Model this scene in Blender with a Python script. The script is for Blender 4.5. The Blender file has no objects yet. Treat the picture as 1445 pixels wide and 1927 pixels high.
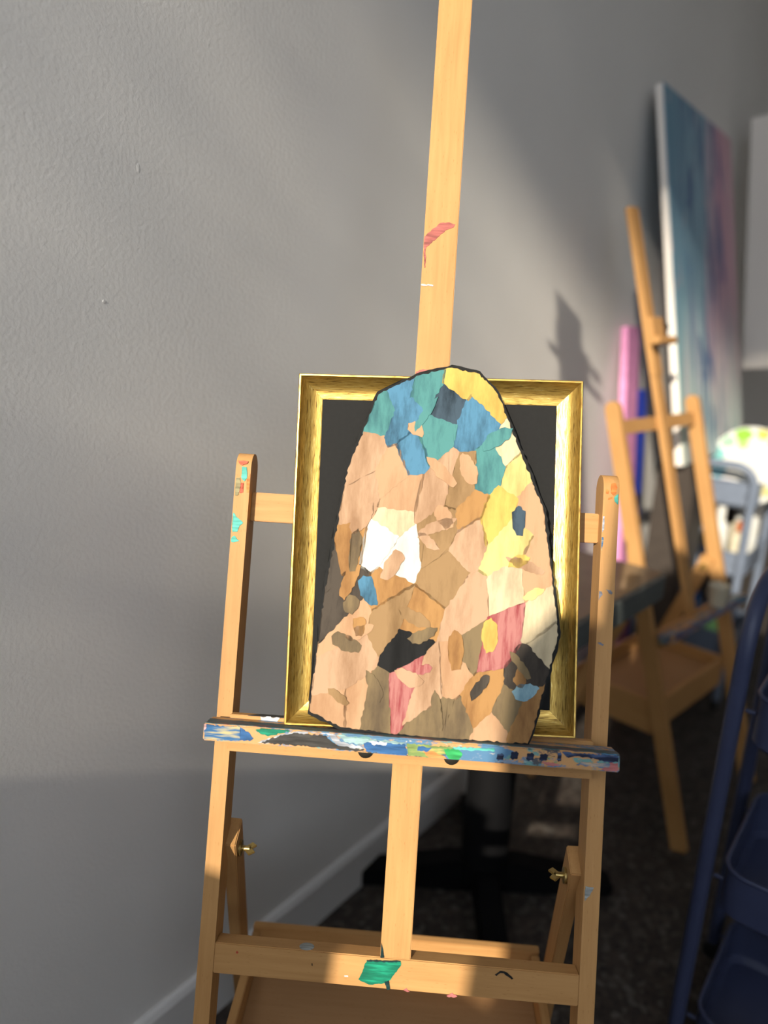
import bpy, bmesh, math, random
from mathutils import Matrix, Vector
R = math.radians
random.seed(7)
scene = bpy.context.scene
col = scene.collection

# ------------------------------------------------------------------ camera
FPX, PITCH, ROLL, CAM_H = 1400.0, R(14.64), R(2.966), 1.40
fwd = Vector((0, math.cos(PITCH), -math.sin(PITCH)))
rt0 = Vector((1, 0, 0)); up0 = rt0.cross(fwd)
rt = rt0 * math.cos(ROLL) + up0 * math.sin(ROLL)
up = up0 * math.cos(ROLL) - rt0 * math.sin(ROLL)
cd = bpy.data.cameras.new('camera'); cam = bpy.data.objects.new('camera', cd); col.objects.link(cam)
M3 = Matrix((rt, up, -fwd)).transposed()
cam.matrix_world = Matrix.Translation((0, 0, CAM_H)) @ M3.to_4x4()
cd.sensor_fit = 'VERTICAL'; cd.sensor_height = 36.0; cd.lens = FPX / 1927 * 36.0
cd.clip_start = 0.02; cd.clip_end = 200
cd.dof.use_dof = True; cd.dof.focus_distance = 1.003; cd.dof.aperture_fstop = 1.45
scene.camera = cam

# ------------------------------------------------------------------ light
SUN_AZ, SUN_EL = R(23.2), R(25.0)
Lh = Vector((math.sin(SUN_AZ), math.cos(SUN_AZ), 0))
Lsun = Vector((Lh.x * math.cos(SUN_EL), Lh.y * math.cos(SUN_EL), -math.sin(SUN_EL)))
sd = bpy.data.lights.new('sun', 'SUN'); sun = bpy.data.objects.new('sun', sd); col.objects.link(sun)
sd.energy = 6.8; sd.color = (1.0, 0.90, 0.75); sd.angle = R(0.6)
sun.rotation_euler = Lsun.to_track_quat('-Z', 'Y').to_euler()
world = bpy.data.worlds.new('sky'); scene.world = world; world.use_nodes = True
bg = world.node_tree.nodes['Background']
bg.inputs[0].default_value = (0.80, 0.88, 1.0, 1); bg.inputs[1].default_value = 2.65
vs = scene.view_settings
vs.view_transform = 'Standard'; vs.look = 'None'; vs.gamma = 1.0; vs.use_curve_mapping = False
vs.exposure = 0.08

# ------------------------------------------------------------------ materials
def new_mat(name):
    m = bpy.data.materials.new(name); m.use_nodes = True
    return m, m.node_tree.nodes, m.node_tree.links, m.node_tree.nodes['Principled BSDF']

def ramp(nodes, stops):
    n = nodes.new('ShaderNodeValToRGB'); e = n.color_ramp.elements
    while len(e) < len(stops): e.new(0.5)
    for i, (p, c) in enumerate(stops):
        e[i].position = p; e[i].color = (*c, 1)
    return n

def plain(name, c, rough=0.5, metal=0.0, var=0.12, scale=30, bump=0.0, spec=0.3):
    """one colour with a little procedural variation"""
    m, N, L, b = new_mat(name)
    tc = N.new('ShaderNodeTexCoord'); no = N.new('ShaderNodeTexNoise')
    no.inputs['Scale'].default_value = scale; no.inputs['Detail'].default_value = 4
    L.new(tc.outputs['Object'], no.inputs['Vector'])
    rp = ramp(N, [(0.3, tuple(x * (1 - var) for x in c)), (0.7, tuple(min(1, x * (1 + var)) for x in c))])
    L.new(no.outputs['Fac'], rp.inputs['Fac']); L.new(rp.outputs['Color'], b.inputs['Base Color'])
    b.inputs['Roughness'].default_value = rough; b.inputs['Metallic'].default_value = metal
    b.inputs['Specular IOR Level'].default_value = spec
    if bump:
        bp = N.new('ShaderNodeBump'); bp.inputs['Strength'].default_value = bump; bp.inputs['Distance'].default_value = 0.002
        L.new(no.outputs['Fac'], bp.inputs['Height']); L.new(bp.outputs['Normal'], b.inputs['Normal'])
    return m

def wood(name, axis, dark=(0.36, 0.178, 0.060), light=(0.51, 0.285, 0.108), rough=0.55):
    """beech: fibres and short flecks running along one axis"""
    m, N, L, b = new_mat(name)
    tc = N.new('ShaderNodeTexCoord'); mp = N.new('ShaderNodeMapping')
    sc = [1.0, 1.0, 1.0]; sc['xyz'.index(axis)] = 0.06
    mp.inputs['Scale'].default_value = sc
    L.new(tc.outputs['Object'], mp.inputs['Vector'])
    n1 = N.new('ShaderNodeTexNoise'); n1.inputs['Scale'].default_value = 130; n1.inputs['Detail'].default_value = 5
    n1.inputs['Roughness'].default_value = 0.6; n1.inputs['Distortion'].default_value = 0.4
    L.new(mp.outputs['Vector'], n1.inputs['Vector'])
    n2 = N.new('ShaderNodeTexNoise'); n2.inputs['Scale'].default_value = 5; n2.inputs['Detail'].default_value = 3
    L.new(tc.outputs['Object'], n2.inputs['Vector'])
    mp2 = N.new('ShaderNodeMapping'); sc2 = [1.0, 1.0, 1.0]; sc2['xyz'.index(axis)] = 0.18
    mp2.inputs['Scale'].default_value = sc2; L.new(tc.outputs['Object'], mp2.inputs['Vector'])
    n3 = N.new('ShaderNodeTexVoronoi'); n3.inputs['Scale'].default_value = 330
    L.new(mp2.outputs['Vector'], n3.inputs['Vector'])
    rp = ramp(N, [(0.25, dark), (0.72, light)])
    mx = N.new('ShaderNodeMath'); mx.operation = 'MULTIPLY_ADD'; mx.inputs[1].default_value = 0.55; mx.inputs[2].default_value = 0.0
    L.new(n1.outputs['Fac'], mx.inputs[0])
    ad = N.new('ShaderNodeMath'); ad.operation = 'MULTIPLY_ADD'; ad.inputs[1].default_value = 0.45
    L.new(n2.outputs['Fac'], ad.inputs[0]); L.new(mx.outputs[0], ad.inputs[2]); L.new(ad.outputs[0], rp.inputs['Fac'])
    fl = ramp(N, [(0.0, (0.62, 0.52, 0.42)), (0.17, (1, 1, 1))])
    L.new(n3.outputs['Distance'], fl.inputs['Fac'])
    mul = N.new('ShaderNodeMixRGB'); mul.blend_type = 'MULTIPLY'; mul.inputs['Fac'].default_value = 0.75
    L.new(rp.outputs['Color'], mul.inputs[1]); L.new(fl.outputs['Color'], mul.inputs[2])
    L.new(mul.outputs[0], b.inputs['Base Color'])
    b.inputs['Roughness'].default_value = rough; b.inputs['Specular IOR Level'].default_value = 0.18
    bp = N.new('ShaderNodeBump'); bp.inputs['Strength'].default_value = 0.12; bp.inputs['Distance'].default_value = 0.001
    L.new(n1.outputs['Fac'], bp.inputs['Height']); L.new(bp.outputs['Normal'], b.inputs['Normal'])
    return m

def wall_paint(name, c, bump=0.6):
    m, N, L, b = new_mat(name)
    tc = N.new('ShaderNodeTexCoord')
    n1 = N.new('ShaderNodeTexNoise'); n1.inputs['Scale'].default_value = 150; n1.inputs['Detail'].default_value = 3
    n2 = N.new('ShaderNodeTexNoise'); n2.inputs['Scale'].default_value = 2.2; n2.inputs['Detail'].default_value = 3
    for n in (n1, n2): L.new(tc.outputs['Object'], n.inputs['Vector'])
    rp = ramp(N, [(0.3, tuple(x * 0.965 for x in c)), (0.7, tuple(x * 1.03 for x in c))])
    L.new(n2.outputs['Fac'], rp.inputs['Fac']); L.new(rp.outputs['Color'], b.inputs['Base Color'])
    b.inputs['Roughness'].default_value = 0.62
    bp = N.new('ShaderNodeBump'); bp.inputs['Strength'].default_value = bump; bp.inputs['Distance'].default_value = 0.0012
    L.new(n1.outputs['Fac'], bp.inputs['Height']); L.new(bp.outputs['Normal'], b.inputs['Normal'])
    return m

def floor_mat():
    m, N, L, b = new_mat('speckled dark floor')
    tc = N.new('ShaderNodeTexCoord')
    v = N.new('ShaderNodeTexVoronoi'); v.inputs['Scale'].default_value = 75; v.inputs['Randomness'].default_value = 1
    n = N.new('ShaderNodeTexNoise'); n.inputs['Scale'].default_value = 24; n.inputs['Detail'].default_value = 6
    L.new(tc.outputs['Object'], v.inputs['Vector']); L.new(tc.outputs['Object'], n.inputs['Vector'])
    sep = N.new('ShaderNodeSeparateColor'); L.new(v.outputs['Color'], sep.inputs[0])
    rp = ramp(N, [(0.0, (0.020, 0.016, 0.013)), (0.4, (0.042, 0.032, 0.025)), (0.70, (0.055, 0.040, 0.031)), (0.90, (0.085, 0.075, 0.062)), (0.98, (0.10, 0.092, 0.08))])
    rp.color_ramp.interpolation = 'LINEAR'
    L.new(sep.outputs[0], rp.inputs['Fac'])
    r2 = ramp(N, [(0.3, (0.45, 0.42, 0.40)), (0.7, (1, 1, 1))]); L.new(n.outputs['Fac'], r2.inputs['Fac'])
    mul = N.new('ShaderNodeMixRGB'); mul.blend_type = 'MULTIPLY'; mul.inputs['Fac'].default_value = 0.9
    L.new(rp.outputs['Color'], mul.inputs[1]); L.new(r2.outputs['Color'], mul.inputs[2])
    L.new(mul.outputs[0], b.inputs['Base Color']); b.inputs['Roughness'].default_value = 0.7
    return m

def gold_mat():
    m, N, L, b = new_mat('brushed gold leaf')
    tc = N.new('ShaderNodeTexCoord'); mp = N.new('ShaderNodeMapping'); mp.inputs['Scale'].default_value = (0.09, 1, 1)
    L.new(tc.outputs['Object'], mp.inputs['Vector'])
    n = N.new('ShaderNodeTexNoise'); n.inputs['Scale'].default_value = 700; n.inputs['Detail'].default_value = 5; n.inputs['Distortion'].default_value = 0.4
    L.new(mp.outputs['Vector'], n.inputs['Vector'])
    rp = ramp(N, [(0.30, (0.10, 0.055, 0.014)), (0.42, (0.42, 0.26, 0.058)), (0.60, (0.58, 0.385, 0.095)), (0.78, (0.85, 0.68, 0.28))])
    L.new(n.outputs['Fac'], rp.inputs['Fac']); L.new(rp.outputs['Color'], b.inputs['Base Color'])
    b.inputs['Metallic'].default_value = 0.8
    rr = ramp(N, [(0.3, (0.46,) * 3), (0.7, (0.27,) * 3)]); L.new(n.outputs['Fac'], rr.inputs['Fac'])
    L.new(rr.outputs['Color'], b.inputs['Roughness'])
    bp = N.new('ShaderNodeBump'); bp.inputs['Strength'].default_value = 0.35; bp.inputs['Distance'].default_value = 0.0006
    L.new(n.outputs['Fac'], bp.inputs['Height']); L.new(bp.outputs['Normal'], b.inputs['Normal'])
    return m

def paint_mat(name, c, axis='x', streak=0.35, rough=0.6, second=None):
    """dried acrylic with brush streaks along one axis"""
    m, N, L, b = new_mat(name)
    tc = N.new('ShaderNodeTexCoord'); mp = N.new('ShaderNodeMapping')
    sc = [1.0, 1.0, 1.0]; sc['xyz'.index(axis)] = 0.12; mp.inputs['Scale'].default_value = sc
    L.new(tc.outputs['Object'], mp.inputs['Vector'])
    n = N.new('ShaderNodeTexNoise'); n.inputs['Scale'].default_value = 260; n.inputs['Detail'].default_value = 4
    L.new(mp.outputs['Vector'], n.inputs['Vector'])
    d = tuple(x * (1 - streak) for x in c); l = second or tuple(min(1, x * (1 + streak) + 0.01) for x in c)
    rp = ramp(N, [(0.34, d), (0.5, c), (0.68, l)])
    L.new(n.outputs['Fac'], rp.inputs['Fac']); L.new(rp.outputs['Color'], b.inputs['Base Color'])
    b.inputs['Roughness'].default_value = rough; b.inputs['Specular IOR Level'].default_value = 0.2
    bp = N.new('ShaderNodeBump'); bp.inputs['Strength'].default_value = 0.3; bp.inputs['Distance'].default_value = 0.0006
    L.new(n.outputs['Fac'], bp.inputs['Height']); L.new(bp.outputs['Normal'], b.inputs['Normal'])
    return m

def paper_mat(name, c, c2=None, scale=28, streak=(1, 1, 0.25), rough=0.7):
    m, N, L, b = new_mat(name)
    tc = N.new('ShaderNodeTexCoord'); mp = N.new('ShaderNodeMapping'); mp.inputs['Scale'].default_value = streak
    mp.inputs['Rotation'].default_value = (0, random.uniform(-0.5, 0.5), 0)
    L.new(tc.outputs['Object'], mp.inputs['Vector'])
    n = N.new('ShaderNodeTexNoise'); n.inputs['Scale'].default_value = scale; n.inputs['Detail'].default_value = 6; n.inputs['Roughness'].default_value = 0.65
    L.new(mp.outputs['Vector'], n.inputs['Vector'])
    c2 = c2 or tuple(x * 0.70 for x in c)
    rp = ramp(N, [(0.34, tuple(x * 0.86 for x in c2)), (0.56, c)])
    L.new(n.outputs['Fac'], rp.inputs['Fac']); L.new(rp.outputs['Color'], b.inputs['Base Color'])
    b.inputs['Roughness'].default_value = 0.85; b.inputs['Specular IOR Level'].default_value = 0.12
    n3 = N.new('ShaderNodeTexNoise'); n3.inputs['Scale'].default_value = 90; n3.inputs['Detail'].default_value = 3
    L.new(tc.outputs['Object'], n3.inputs['Vector'])
    bp = N.new('ShaderNodeBump'); bp.inputs['Strength'].default_value = 0.25; bp.inputs['Distance'].default_value = 0.002
    L.new(n3.outputs['Fac'], bp.inputs['Height']); L.new(bp.outputs['Normal'], b.inputs['Normal'])
    return m

def painting_mat():
    """loose abstract brushwork: slate blue and teal on one side, dusky pink on the other, navy sweeps"""
    m, N, L, b = new_mat('abstract painting in teal, blue and pink')
    tc = N.new('ShaderNodeTexCoord')
    def noise(scale, detail, vec, dist=0.0):
        n = N.new('ShaderNodeTexNoise'); n.inputs['Scale'].default_value = scale; n.inputs['Detail'].default_value = detail; n.inputs['Distortion'].default_value = dist
        L.new(vec, n.inputs['Vector']); return n.outputs['Fac']
    def mapped(s, loc=(0, 0, 0), rot=0.0):
        n = N.new('ShaderNodeMapping'); n.inputs['Scale'].default_value = s; n.inputs['Location'].default_value = loc; n.inputs['Rotation'].default_value = (0, rot, 0)
        L.new(tc.outputs['Object'], n.inputs['Vector']); return n.outputs['Vector']
    def mth(op, a, bb):
        n = N.new('ShaderNodeMath'); n.operation = op
        for i, q in enumerate((a, bb)):
            if isinstance(q, (int, float)): n.inputs[i].default_value = q
            else: L.new(q, n.inputs[i])
        return n.outputs[0]
    def mix(f, a, c):
        n = N.new('ShaderNodeMixRGB'); L.new(f, n.inputs['Fac']); L.new(a, n.inputs[1])
        if isinstance(c, tuple): n.inputs[2].default_value = (*c, 1)
        else: L.new(c, n.inputs[2])
        return n.outputs[0]
    sx = N.new('ShaderNodeSeparateXYZ'); L.new(tc.outputs['Object'], sx.inputs[0])
    broad = noise(3.0, 4, mapped((1.3, 1, 0.5)), 0.6)
    u = mth('ADD', mth('MULTIPLY', sx.outputs['X'], 1.2), mth('MULTIPLY', mth('SUBTRACT', broad, 0.5), 0.75))
    rp = ramp(N, [(0.05, (0.155, 0.310, 0.419)), (0.38, (0.264, 0.434, 0.527)), (0.52, (0.480, 0.434, 0.512)), (0.64, (0.589, 0.310, 0.403)), (0.98, (0.620, 0.388, 0.434))]); L.new(u, rp.inputs['Fac'])
    low = ramp(N, [(0.30, (0.202, 0.449, 0.419)), (0.46, (0.434, 0.589, 0.527)), (0.60, (0.682, 0.698, 0.651)), (0.74, (0.651, 0.434, 0.465))]); L.new(noise(5, 4, mapped((2.2, 1, 0.45), (3, 0, 1)), 1.0), low.inputs['Fac'])
    zf = ramp(N, [(0.10, (1, 1, 1)), (0.62, (0, 0, 0))]); L.new(mth('ADD', sx.outputs['Z'], mth('MULTIPLY', mth('SUBTRACT', broad, 0.5), 0.5)), zf.inputs['Fac'])
    c = mix(zf.outputs['Color'], rp.outputs['Color'], low.outputs['Color'])
    st = ramp(N, [(0.49, (0, 0, 0)), (0.57, (0.85,) * 3)]); L.new(noise(4.2, 3, mapped((3.2, 1, 0.62), (0.4, 0, 2.1), 0.25), 1.6), st.inputs['Fac'])
    band = ramp(N, [(0.10, (0, 0, 0)), (0.24, (1, 1, 1)), (0.66, (1, 1, 1)), (0.84, (0, 0, 0))]); L.new(u, band.inputs['Fac'])
    c = mix(mth('MULTIPLY', st.outputs['Color'], band.outputs['Color']), c, (0.070, 0.130, 0.280))
    hi = ramp(N, [(0.62, (0, 0, 0)), (0.72, (0.6,) * 3)]); L.new(noise(6, 3, mapped((2.6, 1, 0.7), (5.2, 0, 0.7), -0.3), 1.4), hi.inputs['Fac'])
    c = mix(hi.outputs['Color'], c, (0.651, 0.512, 0.512))
    L.new(c, b.inputs['Base Color']); b.inputs['Roughness'].default_value = 0.6
    return m

def ledge_mat():
    """beech ledge caked with layers of old paint"""
    m, N, L, b = new_mat('beech under crusted paint')
    tc = N.new('ShaderNodeTexCoord'); mp = N.new('ShaderNodeMapping'); mp.inputs['Scale'].default_value = (0.45, 1, 1); L.new(tc.outputs['Object'], mp.inputs['Vector'])
    prev = None
    for k, (loc, sc, lo, c) in enumerate((((0, 0, 0), 30, 0.50, (0.05, 0.15, 0.27)), ((3, 1, 2), 38, 0.56, (0.10, 0.24, 0.22)), ((7, 2, 5), 34, 0.58, (0.030, 0.033, 0.040)), ((1, 8, 4), 46, 0.60, (0.16, 0.22, 0.30)), ((9, 3, 1), 60, 0.63, (0.42, 0.40, 0.36)), ((4, 4, 9), 52, 0.62, (0.05, 0.20, 0.07)), ((2, 6, 6), 70, 0.65, (0.34, 0.12, 0.10)))):
        m2 = N.new('ShaderNodeMapping'); m2.inputs['Location'].default_value = loc; L.new(mp.outputs['Vector'], m2.inputs['Vector'])
        n = N.new('ShaderNodeTexNoise'); n.inputs['Scale'].default_value = sc; n.inputs['Detail'].default_value = 7; n.inputs['Roughness'].default_value = 0.72; L.new(m2.outputs['Vector'], n.inputs['Vector'])
        r = ramp(N, [(lo, (0, 0, 0)), (lo + 0.03, (1, 1, 1))]); L.new(n.outputs['Fac'], r.inputs['Fac'])
        mx = N.new('ShaderNodeMixRGB'); L.new(r.outputs['Color'], mx.inputs['Fac']); mx.inputs[2].default_value = (*c, 1)
        if prev is None: mx.inputs[1].default_value = (0.46, 0.235, 0.075, 1)
        else: L.new(prev, mx.inputs[1])
        prev = mx.outputs[0]; last = n
    L.new(prev, b.inputs['Base Color']); b.inputs['Roughness'].default_value = 0.5
    bp = N.new('ShaderNodeBump'); bp.inputs['Strength'].default_value = 0.5; bp.inputs['Distance'].default_value = 0.001
    L.new(last.outputs['Fac'], bp.inputs['Height']); L.new(bp.outputs['Normal'], b.inputs['Normal'])
    return m

MAT = {}
MAT['wall'] = wall_paint('warm grey wall paint', (0.75, 0.728, 0.688))
MAT['trim'] = wall_paint('grey skirting paint', (0.66, 0.645, 0.62), 0.05)
MAT['ceiling'] = plain('white ceiling', (0.75, 0.74, 0.72), 0.8, var=0.02)
MAT['floor'] = floor_mat()
MAT['plaster'] = plain('pale plaster', (0.62, 0.60, 0.57), 0.8, var=0.04)
MAT['ground'] = plain('pavement', (0.30, 0.29, 0.27), 0.9, scale=2)
MAT['leaf'] = plain('leaf green', (0.05, 0.09, 0.025), 0.7)
MAT['bark'] = plain('bark', (0.12, 0.09, 0.06), 0.9)
MAT['wz'] = wood('beech grain upright', 'z'); MAT['wx'] = wood('beech grain across', 'x'); MAT['wy'] = wood('beech grain front to back', 'y')
MAT['ply'] = wood('plain beech board', 'x', (0.31, 0.165, 0.070), (0.39, 0.22, 0.10), 0.55)
MAT['gold'] = gold_mat()
MAT['blackboard'] = plain('matte black board', (0.008, 0.008, 0.0075), 0.8, scale=200)
MAT['brass'] = plain('brass', (0.45, 0.33, 0.12), 0.35, 0.9)
MAT['darkmetal'] = plain('dark bolt metal', (0.05, 0.045, 0.035), 0.4, 0.7)
MAT['blackplastic'] = plain('black plastic', (0.012, 0.012, 0.013), 0.45)
MAT['tabletop'] = plain('brown laminate', (0.20, 0.14, 0.085), 0.4, scale=8, var=0.25)
MAT['tableedge'] = plain('grey green rubber edge', (0.075, 0.088, 0.085), 0.5)
MAT['iron'] = plain('black cast iron', (0.004, 0.004, 0.0045), 0.7, spec=0.08)
MAT['navy'] = plain('navy powder coat', (0.036, 0.044, 0.088), 0.38, var=0.06)
MAT['slate'] = plain('grey blue powder coat', (0.15, 0.18, 0.235), 0.42, var=0.06)
MAT['whitecanvas'] = plain('bare canvas', (0.80, 0.74, 0.67), 0.85, scale=300, var=0.04)
MAT['pinkcanvas'] = plain('pink paint', (0.68, 0.28, 0.50), 0.6)
MAT['bluecanvas'] = plain('ultramarine paint', (0.03, 0.07, 0.55), 0.5)
MAT['painting'] = painting_mat()
MAT['ledge'] = ledge_mat()
MAT['darkcab'] = plain('dark brown cabinet', (0.045, 0.035, 0.028), 0.6)
MAT['white'] = plain('white plastic', (0.60, 0.60, 0.56), 0.45, var=0.04)
MAT['cream'] = plain('cream plastic', (0.55, 0.50, 0.37), 0.5, var=0.05)
MAT['label_orange'] = plain('orange brown label', (0.45, 0.14, 0.05), 0.6)
PAL = {'brick': (0.40, 0.115, 0.095), 'rose': (0.46, 0.15, 0.14), 'pale': (0.75, 0.75, 0.76), 'teal': (0.10, 0.46, 0.38), 'red': (0.60, 0.10, 0.05),
       'orange': (0.75, 0.20, 0.045), 'olive': (0.30, 0.26, 0.13), 'greyblue': (0.38, 0.40, 0.45), 'blue': (0.035, 0.14, 0.32), 'slate': (0.20, 0.20, 0.23),
       'palegrey': (0.36, 0.38, 0.36), 'green': (0.006, 0.20, 0.115), 'darkgreen': (0.006, 0.035, 0.035), 'black': (0.012, 0.012, 0.012), 'blue2': (0.03, 0.115, 0.29),
       'pinkish': (0.65, 0.40, 0.40), 'green2': (0.03, 0.36, 0.10), 'charcoal': (0.045, 0.042, 0.038), 'silver': (0.36, 0.38, 0.42), 'paleteal': (0.33, 0.50, 0.50),
       'limegreen': (0.22, 0.32, 0.10), 'orange2': (0.55, 0.24, 0.07), 'navy': (0.012, 0.018, 0.05), 'steel': (0.16, 0.21, 0.30)}
SEC = {'blue': (0.42, 0.36, 0.18), 'limegreen': (0.62, 0.42, 0.12), 'navy': (0.06, 0.10, 0.20), 'steel': (0.50, 0.36, 0.22), 'silver': (0.66, 0.68, 0.72), 'green': (0.012, 0.30, 0.17)}
PAL = {k: tuple(x * 0.80 for x in c) for k, c in PAL.items()}
PM = {k: paint_mat('dried paint ' + k, c, second=SEC.get(k)) for k, c in PAL.items()}

# ------------------------------------------------------------------ helpers
def tag(o, label=None, cat=None, group=None, kind=None):
    if label: o['label'] = label
    if cat: o['category'] = cat
    if group: o['group'] = group
    if kind: o['kind'] = kind
    return o

def empty(name, mw=None, parent=None):
    o = bpy.data.objects.new(name, None); o.empty_display_size = 0.05; col.objects.link(o)
    if parent: o.parent = parent
    if mw is not None: o.matrix_local = mw
    return o

def obj(name, bm, mat, parent=None, mw=None, smooth=False, bevel=0.0, seg=2):
    if bevel:
        bmesh.ops.bevel(bm, geom=[e for e in bm.edges], offset=bevel, segments=seg, affect='EDGES', clamp_overlap=True)
    bmesh.ops.recalc_face_normals(bm, faces=bm.faces)
    me = bpy.data.meshes.new(name); bm.to_mesh(me); bm.free()
    if smooth:
        for p in me.polygons: p.use_smooth = True
        if smooth != 'all':
            me.set_sharp_from_angle(angle=R(38))
    me.materials.append(mat)
    o = bpy.data.objects.new(name, me); col.objects.link(o)
    if parent: o.parent = parent
    if mw is not None: o.matrix_local = mw
    return o

def bx(x0, x1, y0, y1, z0, z1, bm=None):
    bm = bm or bmesh.new()
    v = [bm.verts.new((x, y, z)) for z in (z0, z1) for y in (y0, y1) for x in (x0, x1)]
    for f in ((0, 1, 3, 2), (4, 6, 7, 5), (0, 4, 5, 1), (2, 3, 7, 6), (0, 2, 6, 4), (1, 5, 7, 3)):
        bm.faces.new([v[i] for i in f])
    return bm

def extrude_poly(pts, f0, f1, bm=None):
    """side walls + caps between two mappings of the same outline"""
    bm = bm or bmesh.new()
    a = [bm.verts.new(f0(p)) for p in pts]; b = [bm.verts.new(f1(p)) for p in pts]
    n = len(pts)
    bm.faces.new(a); bm.faces.new(b[::-1])
    for i in range(n):
        bm.faces.new((a[i], b[i], b[(i + 1) % n], a[(i + 1) % n]))
    return bm

def tube(path, r, n=12, closed=False, bm=None, caps=True):
    bm = bm or bmesh.new(); path = [Vector(p) for p in path]; rings = []
    up_ = None
    m = len(path)
    for i, p in enumerate(path):
        if closed: t = path[(i + 1) % m] - path[i - 1]
        else: t = path[min(i + 1, m - 1)] - path[max(i - 1, 0)]
        t.normalize()
        if up_ is None: up_ = Vector((0, 0, 1)) if abs(t.z) < 0.9 else Vector((1, 0, 0))
        s = t.cross(up_).normalized(); up_ = s.cross(t).normalized()
        rings.append([bm.verts.new(p + (s * math.cos(2 * math.pi * k / n) + up_ * math.sin(2 * math.pi * k / n)) * r) for k in range(n)])
    for i in range(m if closed else m - 1):
        A, B = rings[i], rings[(i + 1) % m]
        for k in range(n): bm.faces.new((A[k], A[(k + 1) % n], B[(k + 1) % n], B[k]))
    if caps and not closed:
        bm.faces.new(rings[0][::-1]); bm.faces.new(rings[-1])
    return bm

def lathe(prof, n=20, bm=None, cx=0, cy=0):
    bm = bm or bmesh.new(); rings = []
    for r, z in prof:
        rings.append([bm.verts.new((cx + r * math.cos(2 * math.pi * k / n), cy + r * math.sin(2 * math.pi * k / n), z)) for k in range(n)] if r > 1e-6 else [bm.verts.new((cx, cy, z))])
    for A, B in zip(rings, rings[1:]):
        for k in range(n):
            k2 = (k + 1) % n
            if len(A) == 1 and len(B) == 1: continue
            if len(A) == 1: bm.faces.new((A[0], B[k2], B[k]))
            elif len(B) == 1: bm.faces.new((A[k], A[k2], B[0]))
            else: bm.faces.new((A[k], A[k2], B[k2], B[k]))
    return bm

def bar_matrix(p0, p1, side=Vector((1, 0, 0))):
    """local z along p0->p1, local x near side"""
    p0, p1 = Vector(p0), Vector(p1); z = (p1 - p0).normalized(); y = z.cross(side).normalized(); x = y.cross(z)
    return Matrix.Translation(p0) @ Matrix((x, y, z)).transposed().to_4x4(), (p1 - p0).length

def jag(pts, amp, seg, rng):
    out = []
    n = len(pts)
    for i in range(n):
        a, b = Vector(pts[i]), Vector(pts[(i + 1) % n]); d = b - a; L_ = d.length
        k = max(1, int(L_ / seg)); nrm = Vector((-d.y, d.x)).normalized() if L_ > 1e-9 else Vector((0, 0))
        for j in range(k):
            q = a + d * (j / k)
            if j: q = q + nrm * rng.uniform(-amp, amp) + d.normalized() * rng.uniform(-0.2, 0.2) * L_ / k
            out.append((q.x, q.y))
    return out

# ------------------------------------------------------------------ the room
# the long grey wall runs 37 degrees to the right of the view; t = distance along it, n = distance from it
WANG = R(37.03); wd = Vector((math.sin(WANG), math.cos(WANG), 0)); wn = Vector((wd.y, -wd.x, 0)); WOFF = -0.98
ROOM = Matrix((wd, wn * -1, Vector((0, 0, 1)))).transposed().to_4x4()    # x = along wall, y = -n, z = up
ROOM.translation = wn * WOFF
def WP(t, off, z): return wn * (WOFF + off) + wd * t + Vector((0, 0, z))
T0, T1, NR, ZC = -1.2, 6.2, 4.2, 3.85
def room_part(name, bm, mat): return tag(obj(name, bm, mat, mw=ROOM.copy()), kind='structure')
room_part('floor', bx(T0 - 0.2, T1, -NR, 0.2, -0.1, 0), MAT['floor'])
room_part('ceiling', bx(T0 - 0.2, T1, -NR, 0.2, ZC, ZC + 0.1), MAT['ceiling'])
wall_l = room_part('wall_left', bx(T0 - 0.2, T1, 0, 0.15, 0, ZC), MAT['wall'])
obj('screw_head', lathe([(0, 0), (0.0024, 0), (0.0020, 0.0012), (0, 0.0014)], 12), MAT['trim'], wall_l, Matrix.Translation((0.619, 0, 1.402)) @ Matrix.Rotation(R(90), 4, 'X'), smooth=True)
obj('paint_blob', lathe([(0, 0.0006), (0.004, 0.0005), (0.007, 0)], 14), MAT['wall'], wall_l, Matrix.Translation((0.682, 0, 1.586)) @ Matrix.Rotation(R(90), 4, 'X') @ Matrix.Scale(0.5, 4, (1, 0, 0)), smooth=True)
room_part('wall_far', bx(T1, T1 + 0.15, -NR, 0.15, 0, ZC), MAT['wall'])
room_part('wall_right', bx(T0 - 0.2, T1, -NR - 0.15, -NR, 0, ZC), MAT['plaster'])
bm = extrude_poly([(0, 0), (-0.016, 0), (-0.016, 0.108), (-0.010, 0.118), (0, 0.120)], lambda p: (T0, p[0], p[1]), lambda p: (T1, p[0], p[1]))
room_part('baseboard_left', bm, MAT['trim'])
# window wall behind the camera: slim posts, head beam, stepped parapets and tall blocks added to cast shade (heights in n = distance from the grey wall)
def nn(n): return n - WOFF          # n measured through the camera -> distance from wall
ww = bmesh.new()
def wblock(n0, n1, z0, z1): bx(T0 - 0.16, T0, -nn(n1), -nn(n0), z0, z1, ww)
wblock(-0.98, -0.060, 0, 1.515)
wblock(-0.060, 0.148, 0, 1.36)
wblock(0.148, 0.235, 0, 2.035)  # added step, shapes the shade edge on the near easel's right post
wblock(0.235, 0.80, 0, 2.42)  # tall block added to stop the sun as someone at the camera would
wblock(0.80, NR + WOFF, 0, 1.00)
wblock(-0.98, NR + WOFF, 3.70, ZC)
room_part('wall_window_sun_block', ww, MAT['plaster'])
fr = bmesh.new()
for n in (1.6, 2.5): bx(T0 - 0.12, T0 - 0.05, -nn(n) - 0.025, -nn(n) + 0.025, 1.0, 3.70, fr)
room_part('window_1', fr, MAT['blackplastic'])
tag(obj('ground', bx(-60, 60, -80, -2.2, -0.35, -0.25), MAT['ground'], mw=Matrix.Rotation(-WANG, 4, 'Z')), kind='structure')

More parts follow.
